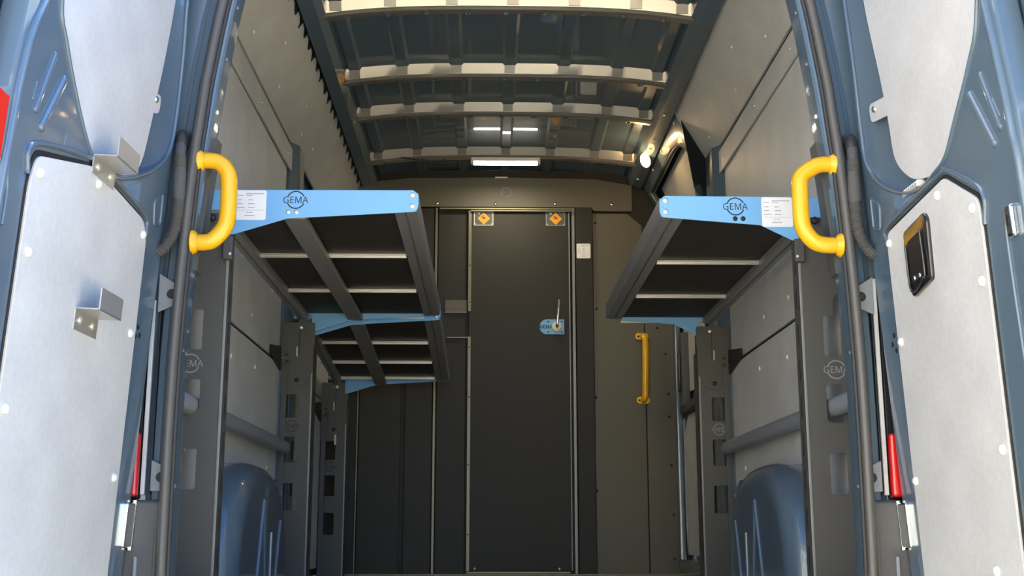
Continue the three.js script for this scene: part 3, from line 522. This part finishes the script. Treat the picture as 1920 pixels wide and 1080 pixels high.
{ const d = thing('sliding_door', 'tall dark sliding door with blue lock plate and two diamond plates', 'door', [.092, 0, zP]);
  part('door_leaf', box(-.268, .268, .02, 1.892, -.01, .012, .003), M.partition, d);
  part('edge_strip', box(-.272, -.256, 1.352, 1.9, -.01, .018, .001), M.rail, d); part('edge_strip', box(-.272, -.256, .02, 1.216, -.01, .018, .001), M.rail, d);
  part('edge_strip', box(.262, .268, .02, 1.892, -.01, .018, .001), M.tube, d);
  for (const y of [.2, .55, .9, 1.16, 1.4, 1.6]) part('strip_screw', stud(.004, .002), M.black, d, [-.264, y, .018]);
  for (const x of [-.23, .2]) part('foot_screw', stud(.01, .008), M.chrome, d, [x, .03, .012]);
  for (const [x, frameMat] of [[-.192, M.white], [.193, M.tube]]) {
    const w = part('diamond_plate', slab(roundPoly(rectPts(-.052, .052, -.038, .038), .005), .003, .0006), frameMat, d, [x, 1.857, .012]);
    part('plate_face', slab(roundPoly(rectPts(-.048, .048, -.034, .034), .004), .001, .0002), M.anthracite, w, [0, 0, .003]);
    part('diamond', slab(roundPoly([[0, -.034], [.034, 0], [0, .034], [-.034, 0]], .002), .001, .0002), M.orange, w, [.001, 0, .0042]);
    part('lettering', [textGeo('G', .017, .0006, fontBold).translate(-.004, .008, 0), textGeo('R', .014, .0006, fontBold).translate(.006, .003, 0)], M.black, w, [0, 0, .0053]);
    for (const [a, b] of [[-.044, -.03], [.044, .03], [.044, -.03]]) part('plate_screw', stud(.003, .002), M.aluminium, w, [a, b, .004]);
    part('plate_rivet', stud(.006, .003), M.white, w, [-.025, .03, .004]);
  }
  const lp = part('lock_plate', slab((() => { const s = new THREE.Shape(); s.moveTo(.235, -.04); s.lineTo(.235, .04); s.lineTo(.145, .04); s.absarc(.145, 0, .04, Math.PI / 2, Math.PI * 1.5, false); s.closePath(); return s; })(), .004, .001, 14), M.blue, d, [0, 1.27, .012]);
  part('lock_lettering', textGeo('GEMA', .018, .0006, fontBold), M.black, lp, [.14, 0, .0044]);
  for (const [x, y] of [[.15, .028], [.15, -.028], [.222, .028], [.222, -.028]]) part('plate_screw', stud(.0045, .002), M.black, lp, [x, y, .004]);
  part('rosette', new THREE.LatheGeometry([V2(.0001, .012), V2(.02, .012), V2(.026, .006), V2(.027, 0)], 24).rotateX(Math.PI / 2), M.cream, lp, [.195, 0, .004]);
  part('lever', pipe([[.195, .0, .012], [.195, .0, .04], [.197, .03, .048], [.202, .08, .05], [.206, .138, .05]], .008, 40, 12), M.chrome, lp);
}
{ const h = thing('grab_bar', 'straight upright yellow grab bar screwed to the olive side of the partition', 'handle', [.747, 1.05, zP]);
  part('bar', pipe([[-.01, .172, 0], [-.006, .168, .03], [0, .15, .045], [.001, .1, .048], [-.001, 0, .048], [-.004, -.1, .048], [-.006, -.15, .045], [-.01, -.163, .03], [-.012, -.165, 0]], .0165, 90, 14), M.yellow, h);
  for (const y of [.172, -.165]) { const f = part('bar_foot', slab(roundPoly(rectPts(-.045, .024, y - .018, y + .018), .017), .008, .002), M.yellow, h); part('foot_screw', stud(.006, .003), M.black, f, [-.03, y, .008]); }
}

// ---------------------------------------------------------------- lamps
{ const l = thing('ceiling_light_bar', 'lit white LED strip light under the last roof rib', 'light', [.012, 2.066, -3.05]);
  part('light_body', box(-.175, .175, 0, .02, -.02, .02, .004), M.white, l);
  const glow = std({ color: lin(.9, .88, .8), emissive: lin(1, .93, .76), emissiveIntensity: 5, roughness: .4 });
  part('light_diffuser', box(-.165, .165, -.014, .002, -.017, .017, .006), glow, l);
  for (const x of [-.17, .17]) part('light_end_cap', box(x - .008, x + .008, -.012, .012, -.018, .018, .004), M.cream, l);
  const a = new THREE.RectAreaLight(lin(1, .86, .6), 60, .33, .034); a.name = 'light_bar_glow'; a.position.set(0, -.018, 0); a.rotation.x = -Math.PI / 2; l.add(a);
}
{ const l = thing('side_lamp', 'small glowing orange-white lamp on the roof rail above the side door', 'light', [.702, 2.015, -2.85]);
  part('lamp_bracket', slab((() => { const s = new THREE.Shape(); s.absarc(.03, .05, .045, -.6, Math.PI - .6, false); s.closePath(); return s; })(), .006, .001, 14), M.tube, l, [.01, 0, -.02]);
  const glow = std({ color: lin(.9, .6, .3), emissive: lin(1, .62, .25), emissiveIntensity: 2, roughness: .4 });
  part('lamp_lens', new THREE.SphereGeometry(1, 20, 14).scale(.025, .038, .02).rotateZ(.25), glow, l); part('lamp_rim', new THREE.TorusGeometry(.026, .005, 8, 24).scale(1, 1.4, 1).rotateZ(.25), M.black, l, [.004, .004, -.012]);
  const p = new THREE.PointLight(lin(1, .65, .3), .06, 0, 2); p.name = 'side_lamp_glow'; p.position.set(-.05, -.03, .05); p.castShadow = true; l.add(p);
}
renderer.render(scene, camera);
